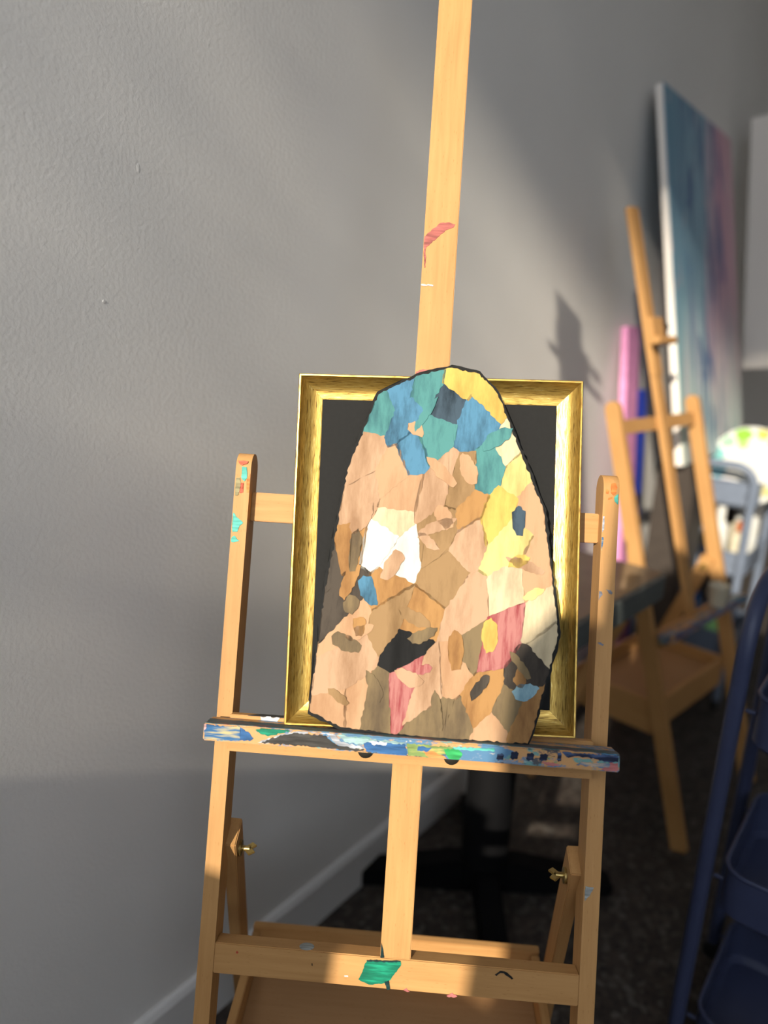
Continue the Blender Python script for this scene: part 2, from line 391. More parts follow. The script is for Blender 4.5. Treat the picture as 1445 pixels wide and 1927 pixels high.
# unseen tree added outside the window, leaves placed to shape the low sun
U = Vector((Lh.y, -Lh.x, 0))
SD = 24.0
SB = -Lsun * SD
tb = SB + U * -3.4 - Vector((0, 0, SB.z + 0.25))
tree = tag(empty('sun_breaker_tree', Matrix.Translation(tb)), 'leafy tree added unseen behind the viewer to break up the sun', 'tree')
rng = random.Random(3)
bm = bmesh.new()
def leaf(P, s):
    a = Vector((rng.gauss(0, 1), rng.gauss(0, 1), rng.gauss(0, 1))).normalized(); b_ = a.orthogonal().normalized(); c_ = a.cross(b_)
    P = P - tb
    bm.faces.new([bm.verts.new(P + b_ * s), bm.verts.new(P + c_ * s * 0.55), bm.verts.new(P - b_ * s), bm.verts.new(P - c_ * s * 0.55)])
def scatter(n, u0, u1, v0, v1, keep):
    for _ in range(n):
        u_, v_ = rng.uniform(u0, u1), rng.uniform(v0, v1)
        if rng.random() < keep(u_, v_):
            leaf(SB + U * u_ + Vector((0, 0, v_)) - Lsun * rng.uniform(-1.2, 1.2), rng.uniform(0.09, 0.14))
smooth_ = lambda a, b_, x: max(0, min(1, (x - a) / (b_ - a)))
scatter(3700, -3.6, -0.56, -0.6, 5.2, lambda u_, v_: smooth_(-0.56, -0.74, u_) * (0.58 + 0.38 * (1 - smooth_(1.3, 2.3, v_))))  # leaves packed by area to dim the sun on the wall's left part
scatter(7600, -3.6, 3.0, 2.60, 5.6, lambda u_, v_: smooth_(2.62, 2.90, v_ - 0.26 * smooth_(-0.30, -0.22, u_) * (1 - smooth_(-0.12, -0.03, u_))))  # dense leaves added to give the sun patch a soft upper edge
tag(obj('sun_breaker_leaves', bm, MAT['leaf'], tree), kind='stuff')
obj('trunk', tube([(0, 0, 0), (0.1, 0, 3), (0.3, 0.1, 6.5), (0.9, 0.1, 10)], 0.22), MAT['bark'], tree, smooth=True)
obj('branch', tube([(0.2, 0.05, 5.5), (1.2, 0.2, 9), (2.6, 0.2, 13.4), (4.2, 0, 14.6)], 0.09), MAT['bark'], tree, smooth=True)
# dried paint on the near easel: (board, paint, outline in the board plane, metres)
SMEARS = [
 ('mast','brick',[(-0.0222,1.5863),(-0.0111,1.5984),(-0.0004,1.607),(0.0108,1.6081),(0.0188,1.6056),(0.0168,1.6012),(0.0059,1.5963),(-0.0047,1.5857),(-0.014,1.5766),(-0.0218,1.5676),(-0.0239,1.5776)]),
 ('mast','brick',[(-0.0225,1.5733),(-0.0197,1.5735),(-0.0183,1.5434),(-0.0197,1.5427)]),
 ('mast','rose',[(-0.022,1.3974),(-0.0128,1.4013),(0.0095,1.4008),(0.0219,1.4066),(0.0222,1.4018),(0.0015,1.395),(-0.0217,1.3923)]),
 ('mast','pale',[(-0.023,1.5193),(-0.0062,1.5188),(-0.0061,1.517),(-0.0229,1.5173)]),
 ('postL','teal',[(-0.2512,1.2534),(-0.245,1.2528),(-0.2433,1.2375),(-0.2465,1.2332),(-0.251,1.237)]),
 ('postL','red',[(-0.2575,1.2611),(-0.2487,1.2616),(-0.2435,1.2611),(-0.2443,1.258),(-0.2513,1.255),(-0.2556,1.2573)]),
 ('postL','orange',[(-0.2429,1.2396),(-0.2386,1.2439),(-0.2377,1.2255),(-0.2392,1.2183),(-0.2423,1.2181),(-0.2434,1.2323)]),
 ('postL','red',[(-0.254,1.2301),(-0.2474,1.2311),(-0.2491,1.2269),(-0.2474,1.2177),(-0.2514,1.2165),(-0.2539,1.2214),(-0.251,1.2247)]),
 ('postL','teal',[(-0.2587,1.1894),(-0.2552,1.1856),(-0.2442,1.1761),(-0.249,1.1717),(-0.2514,1.1634),(-0.2576,1.163),(-0.2585,1.1701)]),
 ('postL','teal',[(-0.2582,1.1558),(-0.2551,1.1581),(-0.2474,1.1514),(-0.2534,1.1495),(-0.2583,1.1492)]),
 ('postL','olive',[(-0.2584,1.2365),(-0.2531,1.2379),(-0.2515,1.2308),(-0.2533,1.2143),(-0.258,1.213)]),
 ('postR','orange',[(0.2491,1.2607),(0.2549,1.2611),(0.2569,1.2557),(0.2555,1.2487),(0.2515,1.2451),(0.2488,1.2483)]),
 ('postR','orange',[(0.2427,1.2531),(0.2461,1.2516),(0.2455,1.2464),(0.2421,1.2471)]),
 ('postR','orange',[(0.2458,1.2413),(0.2507,1.2433),(0.2509,1.2408),(0.2468,1.2388),(0.2451,1.2387)]),
 ('postR','teal',[(0.2533,1.2418),(0.2557,1.2453),(0.2586,1.2472),(0.2589,1.2336),(0.2579,1.2331),(0.2544,1.2367)]),
 ('postR','greyblue',[(0.2394,1.2162),(0.242,1.2163),(0.2413,1.2035),(0.242,1.1985),(0.2396,1.1949),(0.2391,1.2034)]),
 ('postR','blue',[(0.2393,1.1881),(0.2416,1.1882),(0.2413,1.1789),(0.2408,1.1704),(0.2397,1.1703),(0.2394,1.1796)]),
 ('postR','slate',[(0.2484,1.1193),(0.2544,1.1186),(0.2573,1.115),(0.2558,1.1127),(0.2524,1.1141)]),
 ('postR','slate',[(0.2388,1.1165),(0.2431,1.1157),(0.2444,1.1119),(0.2408,1.1073),(0.2394,1.1039)]),
 ('postR','slate',[(0.2404,1.0481),(0.2447,1.049),(0.2492,1.0466),(0.2482,1.0443),(0.2438,1.0457)]),
 ('postR','palegrey',[(0.2406,0.7329),(0.2515,0.7323),(0.2473,0.7227),(0.2409,0.7144)]),
 ('xbar','green',[(-0.0372,0.615),(-0.016,0.6165),(0.0072,0.6181),(0.0081,0.6143),(0.003,0.6044),(-0.0063,0.5919),(-0.0161,0.5871),(-0.0301,0.5849),(-0.0414,0.5878),(-0.0463,0.5903),(-0.0414,0.6025)]),
 ('xbar','darkgreen',[(-0.0372,0.6154),(-0.014,0.6171),(0.0072,0.6183),(0.0067,0.6169),(-0.0159,0.6149),(-0.0361,0.6136)]),
 ('xbar','darkgreen',[(-0.0122,0.5904),(-0.0067,0.5926),(-0.0045,0.5811),(-0.0079,0.5804)]),
 ('xbar','red',[(-0.2099,0.6114),(-0.2079,0.612),(-0.2067,0.6101),(-0.2082,0.6084),(-0.2098,0.6094)]),
 ('xbar','pale',[(-0.0652,0.5933),(-0.0601,0.5936),(-0.06,0.5922),(-0.0647,0.592)]),
 ('xbar','black',[(-0.1092,0.6048),(-0.108,0.6049),(-0.1076,0.6022),(-0.1088,0.6021)]),
 ('mastlow','darkgreen',[(-0.0198,0.6197),(-0.0199,0.6387),(-0.0175,0.6331),(-0.0146,0.6201)]),
 ('xbar','black',[(0.1304,0.6118),(0.1365,0.6168),(0.1425,0.6167),(0.1491,0.613),(0.1541,0.6088),(0.1518,0.6078),(0.1472,0.6109),(0.1416,0.6147),(0.137,0.6145),(0.1324,0.6104)]),
 ('xbar','rose',[(0.0695,0.5801),(0.0763,0.584),(0.0835,0.5804),(0.0806,0.5789),(0.0706,0.5788)]),
 ('xbar','rose',[(0.013,0.5819),(0.0169,0.5846),(0.0218,0.5807),(0.0182,0.5798)]),
 ('ledge','blue',[(-0.2613,0.9151),(-0.2495,0.916),(-0.2322,0.9155),(-0.215,0.9156),(-0.2131,0.9067),(-0.2149,0.8982),(-0.2382,0.8974),(-0.2598,0.8972)]),
 ('ledge','blue2',[(-0.215,0.9156),(-0.2049,0.9109),(-0.1969,0.9032),(-0.2015,0.8992),(-0.2138,0.8992)]),
 ('ledge','pinkish',[(-0.2614,0.9165),(-0.2582,0.9167),(-0.258,0.9117),(-0.2607,0.9079)]),
 ('ledge','green',[(-0.1953,0.914),(-0.1833,0.9167),(-0.154,0.9181),(-0.1514,0.9156),(-0.1633,0.9117),(-0.1788,0.9069),(-0.1902,0.9108)]),
 ('ledge','charcoal',[(-0.1868,0.8983),(-0.175,0.9048),(-0.1559,0.911),(-0.1416,0.9145),(-0.1256,0.9133),(-0.1062,0.9136),(-0.0984,0.907),(-0.0866,0.902),(-0.0555,0.8996),(-0.065,0.8968),(-0.0918,0.8983),(-0.116,0.8983),(-0.1526,0.8984)]),
 ('ledge','silver',[(-0.1916,0.8982),(-0.1798,0.9033),(-0.1656,0.9091),(-0.1417,0.9163),(-0.1283,0.9169),(-0.1281,0.9143),(-0.1472,0.9081),(-0.1612,0.8999),(-0.177,0.8985)]),
 ('ledge','silver',[(-0.1283,0.9161),(-0.1052,0.9163),(-0.1001,0.9129),(-0.0922,0.904),(-0.0865,0.9014),(-0.0726,0.9007),(-0.0557,0.9014),(-0.0619,0.9039),(-0.0851,0.9069),(-0.0942,0.9157),(-0.1016,0.9175),(-0.1175,0.9187)]),
 ('ledge','pale',[(-0.1834,0.9183),(-0.1663,0.9189),(-0.165,0.9178),(-0.182,0.917)]),
 ('ledge','paleteal',[(-0.0919,0.916),(-0.0578,0.9134),(-0.0051,0.9129),(-0.0086,0.909),(-0.0573,0.906),(-0.08,0.9072)]),
 ('ledge','blue2',[(-0.0574,0.9075),(-0.0426,0.9115),(-0.005,0.91),(-0.0022,0.8969),(-0.0266,0.8965),(-0.053,0.8978)]),
 ('ledge','pale',[(-0.0508,0.9102),(-0.0276,0.9112),(-0.0288,0.9074),(-0.0461,0.9068)]),
 ('ledge','limegreen',[(-0.0032,0.9116),(0.0249,0.9115),(0.0548,0.9108),(0.0514,0.9047),(0.0405,0.9009),(0.0333,0.896),(-0.0003,0.8963)]),
 ('ledge','green2',[(0.0437,0.9085),(0.0624,0.9085),(0.0672,0.903),(0.0632,0.8946),(0.052,0.8952),(0.0464,0.9021)]),
 ('ledge','orange2',[(0.0179,0.9043),(0.0328,0.904),(0.0482,0.8964),(0.0259,0.8947)]),
 ('ledge','teal',[(0.0547,0.9119),(0.1067,0.9133),(0.1069,0.9101),(0.0587,0.9086)]),
 ('ledge','blue2',[(0.0119,0.9094),(0.0288,0.9089),(0.0217,0.9028),(0.0104,0.9038)]),
 ('ledge','navy',[(0.1175,0.9041),(0.1181,0.9016),(0.1171,0.9004),(0.1143,0.9005),(0.1121,0.8993),(0.1094,0.9013),(0.1107,0.9036),(0.1101,0.9061),(0.1111,0.9073),(0.1139,0.9072),(0.1161,0.9084),(0.1188,0.9063)]),
 ('ledge','navy',[(0.1355,0.9072),(0.1362,0.9042),(0.1351,0.9027),(0.132,0.9028),(0.1296,0.9014),(0.1265,0.904),(0.128,0.9067),(0.1273,0.9097),(0.1284,0.9112),(0.1315,0.9111),(0.1339,0.9125),(0.137,0.9099)]),
 ('ledge','navy',[(0.1549,0.907),(0.1556,0.9039),(0.1545,0.9025),(0.1516,0.9026),(0.1493,0.9012),(0.1464,0.9037),(0.1478,0.9064),(0.1471,0.9095),(0.1481,0.9109),(0.1511,0.9108),(0.1534,0.9122),(0.1563,0.9097)]),
 ('ledge','navy',[(0.1718,0.9077),(0.1725,0.9049),(0.1713,0.9036),(0.1681,0.9036),(0.1655,0.9023),(0.1624,0.9046),(0.164,0.9071),(0.1632,0.9098),(0.1644,0.9112),(0.1677,0.9111),(0.1702,0.9124),(0.1734,0.9102)]),
 ('ledge','navy',[(0.1892,0.9096),(0.1897,0.9061),(0.1892,0.9045),(0.1875,0.9048),(0.1863,0.9033),(0.1846,0.9063),(0.1853,0.9093),(0.1848,0.9128),(0.1854,0.9144),(0.187,0.9141),(0.1882,0.9156),(0.1899,0.9126)]),
 ('ledge','navy',[(0.1899,0.9155),(0.2135,0.9159),(0.2429,0.9166),(0.2589,0.9161),(0.2595,0.9086),(0.2456,0.9081),(0.2314,0.9103),(0.2137,0.9115),(0.1961,0.9101)]),
 ('ledge','steel',[(0.214,0.9051),(0.2317,0.9056),(0.2492,0.9066),(0.2483,0.9013),(0.2295,0.901),(0.2083,0.9015)]),
 ('ledge','rose',[(0.2492,0.907),(0.2593,0.9077),(0.2596,0.8977),(0.2497,0.8973),(0.2391,0.898),(0.2448,0.9022)]),
 ('ledge','rose',[(0.1658,0.9017),(0.18,0.9021),(0.1896,0.8991),(0.1802,0.8972),(0.1707,0.899)]),
]

CUT = [(-0.1314, 0.9376), (-0.09, 0.9203), (0.0202, 0.9151), (0.1504, 0.9176), (0.1551, 0.9307), (0.1821, 1.0575), (0.1546, 1.2169), (0.087, 1.3655), (0.0618, 1.391), (0.025, 1.3975), (-0.0163, 1.3852), (-0.0694, 1.3566), (-0.1028, 1.2568), (-0.1226, 1.0879)]

# ------------------------------------------------------------------ studio easels
TAU = R(17.87); LF = 1.4869
def post_bm(x0, x1, d, z0, z1):
    """square post with a half-round top (rounded front to back)"""
    r = d / 2
    prof = [(0, z0), (0, z1 - r)] + [(r - r * math.cos(a), z1 - r + r * math.sin(a)) for a in [math.pi * k / 10 for k in range(1, 10)]] + [(d, z1 - r), (d, z0)]
    return extrude_poly(prof, lambda p: (x0, p[0], p[1]), lambda p: (x1, p[0], p[1]))

def make_easel(name, label, base, psi, tau, rail_z, mast_top, clamp_z, lower_front, group):
    """studio easel: two leaning posts, centre mast, cross bars, sliding tray, rear legs, storage box"""
    root = tag(empty(name, Matrix.Translation(base) @ Matrix.Rotation(psi, 4, 'Z')), label, 'easel', group)
    T = Matrix.Rotation(-tau, 4, 'X'); P = {}
    ct, st = math.cos(tau), math.sin(tau)
    def W(x, off, zl): return Vector((x, ct * off + st * zl, ct * zl - st * off))     # board plane -> easel base frame
    for key, s in (('postL', -1), ('postR', 1)):
        x0, x1 = sorted((s * 0.239, s * 0.260))
        P[key] = obj('post', post_bm(x0, x1, 0.042, 0.0135, LF - 0.213), MAT['wz'], root, T, smooth=True)
    P['mast'] = obj('mast', bx(-0.0232, 0.0232, -0.002, 0.017, LF - 0.150, LF + mast_top), MAT['wz'], root, T, bevel=0.001)
    P['mastlow'] = obj('mast_foot', bx(-0.020, 0.020, 0.0005, 0.0185, LF - 0.8665, LF - 0.150), MAT['wz'], root, T, bevel=0.001)
    obj('cross_bar', bx(-0.239, 0.239, 0.0178, 0.036, LF - 0.3065, LF - 0.2666), MAT['wx'], root, T, bevel=0.001)
    P['xbar'] = obj('cross_bar', bx(-0.239, 0.239, 0.0, 0.026, LF - 0.906, LF - 0.8664), MAT['wx'], root, T, bevel=0.0012)
    # sliding canvas tray: rail between the posts with the ledge in front
    rz = LF + rail_z
    P['rail'] = obj('rail', bx(-0.2385, 0.2385, -0.0150, 0.0, rz - 0.048, rz), MAT['wx'], root, T, bevel=0.001)
    P['ledge'] = obj('ledge', bx(-0.2620, 0.2620, -0.055, -0.0152, rz - 0.0262, rz - 0.0045), MAT['ledge'], root, T, bevel=0.0015)
    for s in (-1, 1):
        bo = obj('bolt', lathe([(0, 0), (0.010, 0), (0.010, 0.003), (0.006, 0.005), (0, 0.005)], 18), MAT['darkmetal'], P['rail'], None, smooth=True)
        bo.matrix_local = Matrix.Translation((s * 0.0562, -0.0150, rz - 0.0330)) @ Matrix.Rotation(R(90), 4, 'X')
    # canvas clamp near the top of the mast
    cz = LF + clamp_z
    cl = obj('clamp', bx(-0.034, 0.034, -0.020, -0.0022, cz - 0.03, cz + 0.052), MAT['wz'], root, T, bevel=0.002)
    obj('lip', bx(-0.056, 0.056, -0.045, -0.0205, cz - 0.030, cz - 0.010), MAT['wx'], cl, bevel=0.002)
    kb = obj('knob', lathe([(0, 0), (0.006, 0), (0.006, 0.012), (0.015, 0.013), (0.016, 0.022), (0.012, 0.026), (0, 0.026)], 16), MAT['blackplastic'], cl, smooth=True)
    kb.matrix_local = Matrix.Translation((0.034, -0.010, cz + 0.025)) @ Matrix.Rotation(R(90), 4, 'Y')
    # rear legs, hinged on the inner face of the posts
    for s in (-1, 1):
        h = W(s * 0.236, 0.056, LF - 0.762); f = Vector((s * 0.275, h.y + 0.25, 0.0))
        d = (h - f).normalized()
        mw, ln = bar_matrix(f + d * 0.012, h + d * 0.035)
        lg = obj('rear_leg', bx(-0.009, 0.009, -0.021, 0.021, 0, ln), MAT['wz'], root, mw, bevel=0.0015)
        bt = obj('hinge_bolt', lathe([(0, 0), (0.011, 0), (0.011, 0.003), (0.004, 0.004), (0.004, 0.014), (0, 0.014)], 14), MAT['brass'], root, smooth=True)
        bt.matrix_local = Matrix.Translation(h + Vector((-s * 0.010, -0.004, 0))) @ Matrix.Rotation(R(-90 * s), 4, 'Y')
        for q in (-1, 1):
            obj('wing', bx(-0.0016, 0.0016, -0.005, 0.005, 0.0, 0.013), MAT['brass'], bt,
                Matrix.Translation((0, 0.0, 0.011)) @ Matrix.Rotation(q * R(50), 4, 'X'), bevel=0.001)
    # storage box between posts and rear legs
    y0 = W(0, 0.045, LF * 0 + 0.38).y; y1 = 0.425
    for s in (-1, 1):
        x0, x1 = sorted((s * 0.224, s * 0.238))
        obj('box_side', bx(x0, x1, y0 + 0.002, y1 - 0.014, 0.300, 0.398), MAT['wy'], root, bevel=0.0015)
    obj('box_back', bx(-0.238, 0.238, y1 - 0.0135, y1, 0.300, 0.405), MAT['wx'], root, bevel=0.0015)
    obj('box_front', bx(-0.2235, 0.2235, y0 + 0.002, y0 + 0.016, 0.300, 0.392), MAT['wx'], root, bevel=0.0015)
    obj('box_floor', bx(-0.2235, 0.2235, y0 + 0.0165, y1 - 0.014, 0.355, 0.363), MAT['ply'], root)
    return root, P

E1_BASE = Vector((0.0362, 0.6040, 0)); E1_PSI = R(-2.637)
easel1, P1 = make_easel('studio_easel', 'paint-spattered beech studio easel holding the gold frame and paper collage', E1_BASE, E1_PSI, TAU, -0.5650, 0.614, 0.500, True, 'beech studio easels')
E1 = Matrix.Translation(E1_BASE) @ Matrix.Rotation(E1_PSI, 4, 'Z') @ Matrix.Rotation(-TAU, 4, 'X')
PLANE = {'mast': (-0.0020, -0.0226, 0.0226), 'postL': (0, -0.2595, -0.2395), 'postR': (0, 0.2395, 0.2595), 'xbar': (0.0, -0.238, 0.238), 'mastlow': (0.0005, -0.0195, 0.0195), 'ledge': (-0.055, -0.2612, 0.2612)}
LEDGE_Z = (LF - 0.5650 - 0.0255, LF - 0.5650 - 0.0055)
rs = random.Random(11)
for i, (key, colr, pts) in enumerate(SMEARS):
    off, xa, xb = PLANE[key]
    q = jag(pts, 0.0011 if key == 'ledge' else 0.0007, 0.0024, rs)
    q = [(max(xa, min(xb, a)), max(LEDGE_Z[0], min(LEDGE_Z[1], b)) if key == 'ledge' else b) for a, b in q]
    h = 0.0004 + 0.00012 * (i % 6)
    bm = extrude_poly(q, lambda p: (p[0], off + 0.0002, p[1]), lambda p: (p[0], off - h, p[1]))
    bmesh.ops.triangulate(bm, faces=[f for f in bm.faces if len(f.verts) > 4])
    obj('paint_smear', bm, PM[colr], P1[key])
# thick grey-white drop on top of the lower bar, paint crust along the ledge top
bm = lathe([(0, 0.0012), (0.007, 0.0009), (0.010, 0)], 14)
obj('paint_smear', bm, PM['palegrey'], P1['xbar'], Matrix.Translation((-0.118, 0.010, LF - 0.8664)), smooth=True)
q = jag([(-0.261, -0.054), (0.261, -0.054), (0.261, -0.040), (0.10, -0.036), (-0.02, -0.044), (-0.10, -0.036), (-0.261, -0.030)], 0.002, 0.006, rs)
obj('paint_smear', extrude_poly(q, lambda p: (p[0], p[1], LF - 0.5696), lambda p: (p[0], p[1], LF - 0.5688)), paint_mat('paint crust', (0.05, 0.10, 0.11), second=(0.20, 0.07, 0.05)), P1['ledge'])
obj('paint_smear', extrude_poly(jag([(-0.215, 0), (-0.150, 0), (-0.155, 0.014), (-0.20, 0.012)], 0.001, 0.004, rs), lambda p: (p[0], -0.0151 + p[1], LF - 0.5651), lambda p: (p[0], -0.0151 + p[1], LF - 0.5644)), PM['charcoal'], P1['rail'])
obj('paint_smear', extrude_poly(jag([(-0.198, 0), (-0.172, 0), (-0.176, 0.006), (-0.195, 0.007)], 0.001, 0.004, rs), lambda p: (p[0], -0.0156, LF - 0.5650 - p[1]), lambda p: (p[0], -0.0149, LF - 0.5650 - p[1])), PM['pale'], P1['rail'])

# ------------------------------------------------------------------ gilt frame on the near easel
FW, FH = 0.3743, 0.4610
FRM = E1 @ Matrix.Translation((0.0172, -0.0245, 1.1536)) @ Matrix.Rotation(R(-1.65), 4, 'Y')
frame = tag(empty('picture_frame', FRM), 'upright gold gilt picture frame with black backing on the near easel', 'picture frame')
prof = [(0, 0.0085), (0, -0.0095), (0.0012, -0.0115), (0.0030, -0.0115), (0.0040, -0.0098), (0.0048, -0.0080), (0.0075, -0.0045), (0.0110, -0.0012), (0.0150, 0.0014), (0.0195, 0.0032), (0.0240, 0.0042), (0.0290, 0.0046), (0.0310, 0.0052), (0.0310, 0.0085)]
def moulding(length):
    bm = bmesh.new()
    a = [bm.verts.new((-length / 2 + d, h, -d)) for d, h in prof]; b = [bm.verts.new((length / 2 - d, h, -d)) for d, h in prof]
    bm.faces.new(a); bm.faces.new(b[::-1])
    for i in range(len(prof)):
        j = (i + 1) % len(prof); bm.faces.new((a[i], b[i], b[j], a[j]))
    return bm
for ang, ln, dist in ((0, FW, FH), (180, FW, FH), (90, FH, FW), (-90, FH, FW)):
    obj('moulding', moulding(ln - 0.0003), MAT['gold'], frame, Matrix.Rotation(R(ang), 4, 'Y') @ Matrix.Translation((0, 0, dist / 2)), smooth=True)
obj('backing_panel', bx(-FW / 2 + 0.029, FW / 2 - 0.029, 0.0056, 0.0082, -FH / 2 + 0.029, FH / 2 - 0.029), MAT['blackboard'], frame)

# ------------------------------------------------------------------ torn-paper collage (a plain abstract one) standing on the ledge
COL = tag(empty('paper_collage', E1 @ Matrix.Translation((0.03, -0.0370, 1.15))), 'torn-paper collage on a black cut-out board, overlapping the gold frame', 'collage')
rc = random.Random(4)
cx0, cz0 = 0.03, 1.15
outline = [((a - 0.0172) * 0.99 + 0.0172 - cx0, (b - 1.1534) * 0.99 + 1.1534 - cz0) for a, b in CUT]
ZMIN = LF - 0.5650 - 0.0040 - cz0 + 0.0006
def clipz(p): return (p[0], max(ZMIN, p[1]))
board = []
for (a, b) in outline:
    v = Vector((a - 0.005, b - 0.02)); board.append((a + 0.0042 * v.x / v.length, b + 0.0042 * v.y / v.length))
bm = extrude_poly([clipz(p) for p in jag(board, 0.0012, 0.006, rc)], lambda p: (p[0], 0.0005, p[1]), lambda p: (p[0], -0.0050, p[1]))
bmesh.ops.triangulate(bm, faces=[f for f in bm.faces if len(f.verts) > 4])
obj('backing_board', bm, MAT['blackboard'], COL)
PAPER = {
 'yellow': paper_mat('yellow painted paper', (0.533, 0.370, 0.096), (0.429, 0.266, 0.067)), 'lemon': paper_mat('lemon painted paper', (0.577, 0.488, 0.185), (0.488, 0.355, 0.133)),
 'cream': paper_mat('cream paper', (0.548, 0.444, 0.281)), 'peach': paper_mat('peach paper', (0.410, 0.265, 0.165), (0.300, 0.175, 0.098)), 'skin': paper_mat('tan paper', (0.414, 0.259, 0.148), (0.377, 0.213, 0.115)),
 'blue': paper_mat('mid blue painted paper', (0.075, 0.190, 0.290), (0.035, 0.080, 0.120), 45), 'teal': paper_mat('teal painted paper', (0.074, 0.213, 0.205), (0.041, 0.115, 0.131), 45), 'sky': paper_mat('pale blue paper', (0.220, 0.350, 0.400), (0.090, 0.210, 0.270), 45),
 'navy': paper_mat('dark blue paper', (0.049, 0.074, 0.098), (0.016, 0.025, 0.033), 45), 'white': paper_mat('white paper', (0.577, 0.562, 0.503), (0.518, 0.488, 0.422)),
 'kraft': paper_mat('kraft brown paper', (0.270, 0.170, 0.082), (0.200, 0.120, 0.055)), 'olive': paper_mat('olive brown paper', (0.180, 0.131, 0.070), (0.107, 0.078, 0.049)), 'grey': paper_mat('charcoal brown paper', (0.070, 0.057, 0.045), (0.037, 0.031, 0.026)),
 'amber': paper_mat('amber painted paper', (0.340, 0.185, 0.070), (0.225, 0.110, 0.042)), 'crimson': paper_mat('crimson and pink streaked paper', (0.36, 0.15, 0.135), (0.24, 0.028, 0.038), 110, (1, 1, 0.12)), 'black': paper_mat('black paper', (0.016, 0.016, 0.016), (0.010, 0.010, 0.010))}
def half_plane(poly, p, nrm):
    out = []
    for i in range(len(poly)):
        a, b = Vector(poly[i]), Vector(poly[(i + 1) % len(poly)])
        da, db = (a - p).dot(nrm), (b - p).dot(nrm)
        if da <= 0: out.append((a.x, a.y))
        if (da < 0 < db) or (db < 0 < da):
            q = a + (b - a) * (da / (da - db)); out.append((q.x, q.y))
    return out
def inside(p):
    for i in range(len(outline)):
        a, b = outline[i], outline[(i + 1) % len(outline)]
        if (b[0] - a[0]) * (p[1] - a[1]) - (b[1] - a[1]) * (p[0] - a[0]) < 0: return False
    return True
BANDS = [(0.205, ['yellow', 'lemon', 'yellow']), (0.105, ['blue', 'teal', 'sky', 'navy', 'teal']), (0.0, ['skin', 'peach', 'skin', 'peach', 'kraft']), (-0.045, ['white', 'cream', 'peach', 'kraft']), (-0.14, ['kraft', 'olive', 'grey', 'amber', 'kraft']), (-1, ['kraft', 'olive', 'peach', 'crimson', 'skin', 'amber'])]
RIGHT = ['lemon', 'yellow', 'peach', 'cream', 'lemon', 'yellow']
ALL = ['yellow', 'blue', 'teal', 'kraft', 'olive', 'peach', 'sky', 'amber', 'black', 'crimson', 'lemon', 'grey']
def paper_colour(s):
    lvl = s[1] + 0.55 * s[0] + rc.uniform(-0.035, 0.035)
    pick = next(c for lim, c in BANDS if lvl > lim)
    if s[0] > 0.062 and s[1] > -0.10 and rc.random() < 0.88: pick = RIGHT
    if rc.random() < 0.12: pick = ALL
    return rc.choice(pick)
def paper_piece(poly, h0, h1, cname):
    q = [clipz(p) for p in jag(poly, 0.0013, 0.0036, rc)]
    bm = extrude_poly(q, lambda p: (p[0], -0.0050 - h0, p[1]), lambda p: (p[0], -0.0050 - h1, p[1]))
    bmesh.ops.triangulate(bm, faces=[f for f in bm.faces if len(f.verts) > 4])
    obj('paper_piece', bm, PAPER[cname], COL)
seeds = []
tries = 0
while len(seeds) < 58 and tries < 20000:
    tries += 1
    p = (rc.uniform(-0.17, 0.16), rc.uniform(-0.24, 0.26))
    if inside(p) and all(((p[0] - s[0]) * 0.75 + (p[1] - s[1]) * 0.45) ** 2 * 1.9 + ((p[1] - s[1]) * 0.8 - (p[0] - s[0]) * 0.45) ** 2 > 0.030 ** 2 for s in seeds): seeds.append(p)
for i, s in enumerate(seeds):
    cell = list(outline)
    for j, o2 in enumerate(seeds):
        if j == i: continue
        a, b = Vector(s), Vector(o2); d = (b - a)
        if d.length > 0.2: continue
        n_ = Vector((d.x * 1.6 - d.y * 0.45, d.y * 0.75 - d.x * 0.45)).normalized()
        cell = half_plane(cell, (a + b) / 2 + n_ * 0.0014, n_)
        if len(cell) < 3: break
    if len(cell) < 3: continue
    paper_piece(cell, -0.0001, 0.0005 + 0.00016 * (i % 7), paper_colour(s))
# smaller torn scraps glued over the first layer
for i in range(34):
    for _ in range(60):
        p = (rc.uniform(-0.16, 0.15), rc.uniform(-0.22, 0.25))
        if all(inside((p[0] + a, p[1] + b_)) for a, b_ in ((0.022, 0), (-0.022, 0), (0, 0.03), (0, -0.03))): break
    ln, wd_, th = rc.uniform(0.014, 0.030), rc.uniform(0.006, 0.013), rc.uniform(0.3, 2.8)
    poly = []
    for k in range(7):
        a = 2 * math.pi * k / 7; rx, ry = ln * math.cos(a) * rc.uniform(0.7, 1.1), wd_ * math.sin(a) * rc.uniform(0.7, 1.1)
        poly.append((p[0] + rx * math.cos(th) - ry * math.sin(th), p[1] + rx * math.sin(th) + ry * math.cos(th)))
    paper_piece(poly, 0.0004, 0.0018 + 0.00014 * (i % 5), paper_colour(p))

# ------------------------------------------------------------------ second easel, further back
E2_BASE = Vector((1.0645, 1.9390, 0)); E2_PSI = R(44.99)
easel2, P2 = make_easel('studio_easel', 'empty beech studio easel standing beyond the table, tray set low', E2_BASE, E2_PSI, R(17.30), -0.855, 0.342, -0.035, True, 'beech studio easels')
obj('paint_smear', extrude_poly(jag([(-0.26, 0), (0.20, 0), (0.18, 0.015), (-0.24, 0.016)], 0.002, 0.01, rs), lambda p: (p[0], -0.0552, LF - 0.878 + p[1]), lambda p: (p[0], -0.0558, LF - 0.878 + p[1])), paint_mat('violet grey paint', (0.12, 0.10, 0.17), second=(0.30, 0.34, 0.40)), P2['ledge'])
E2 = Matrix.Translation(E2_BASE) @ Matrix.Rotation(E2_PSI, 4, 'Z') @ Matrix.Rotation(-R(17.30), 4, 'X')
cupw = (E2 @ Vector((0.080, -0.034, LF - 0.855 - 0.0040)))
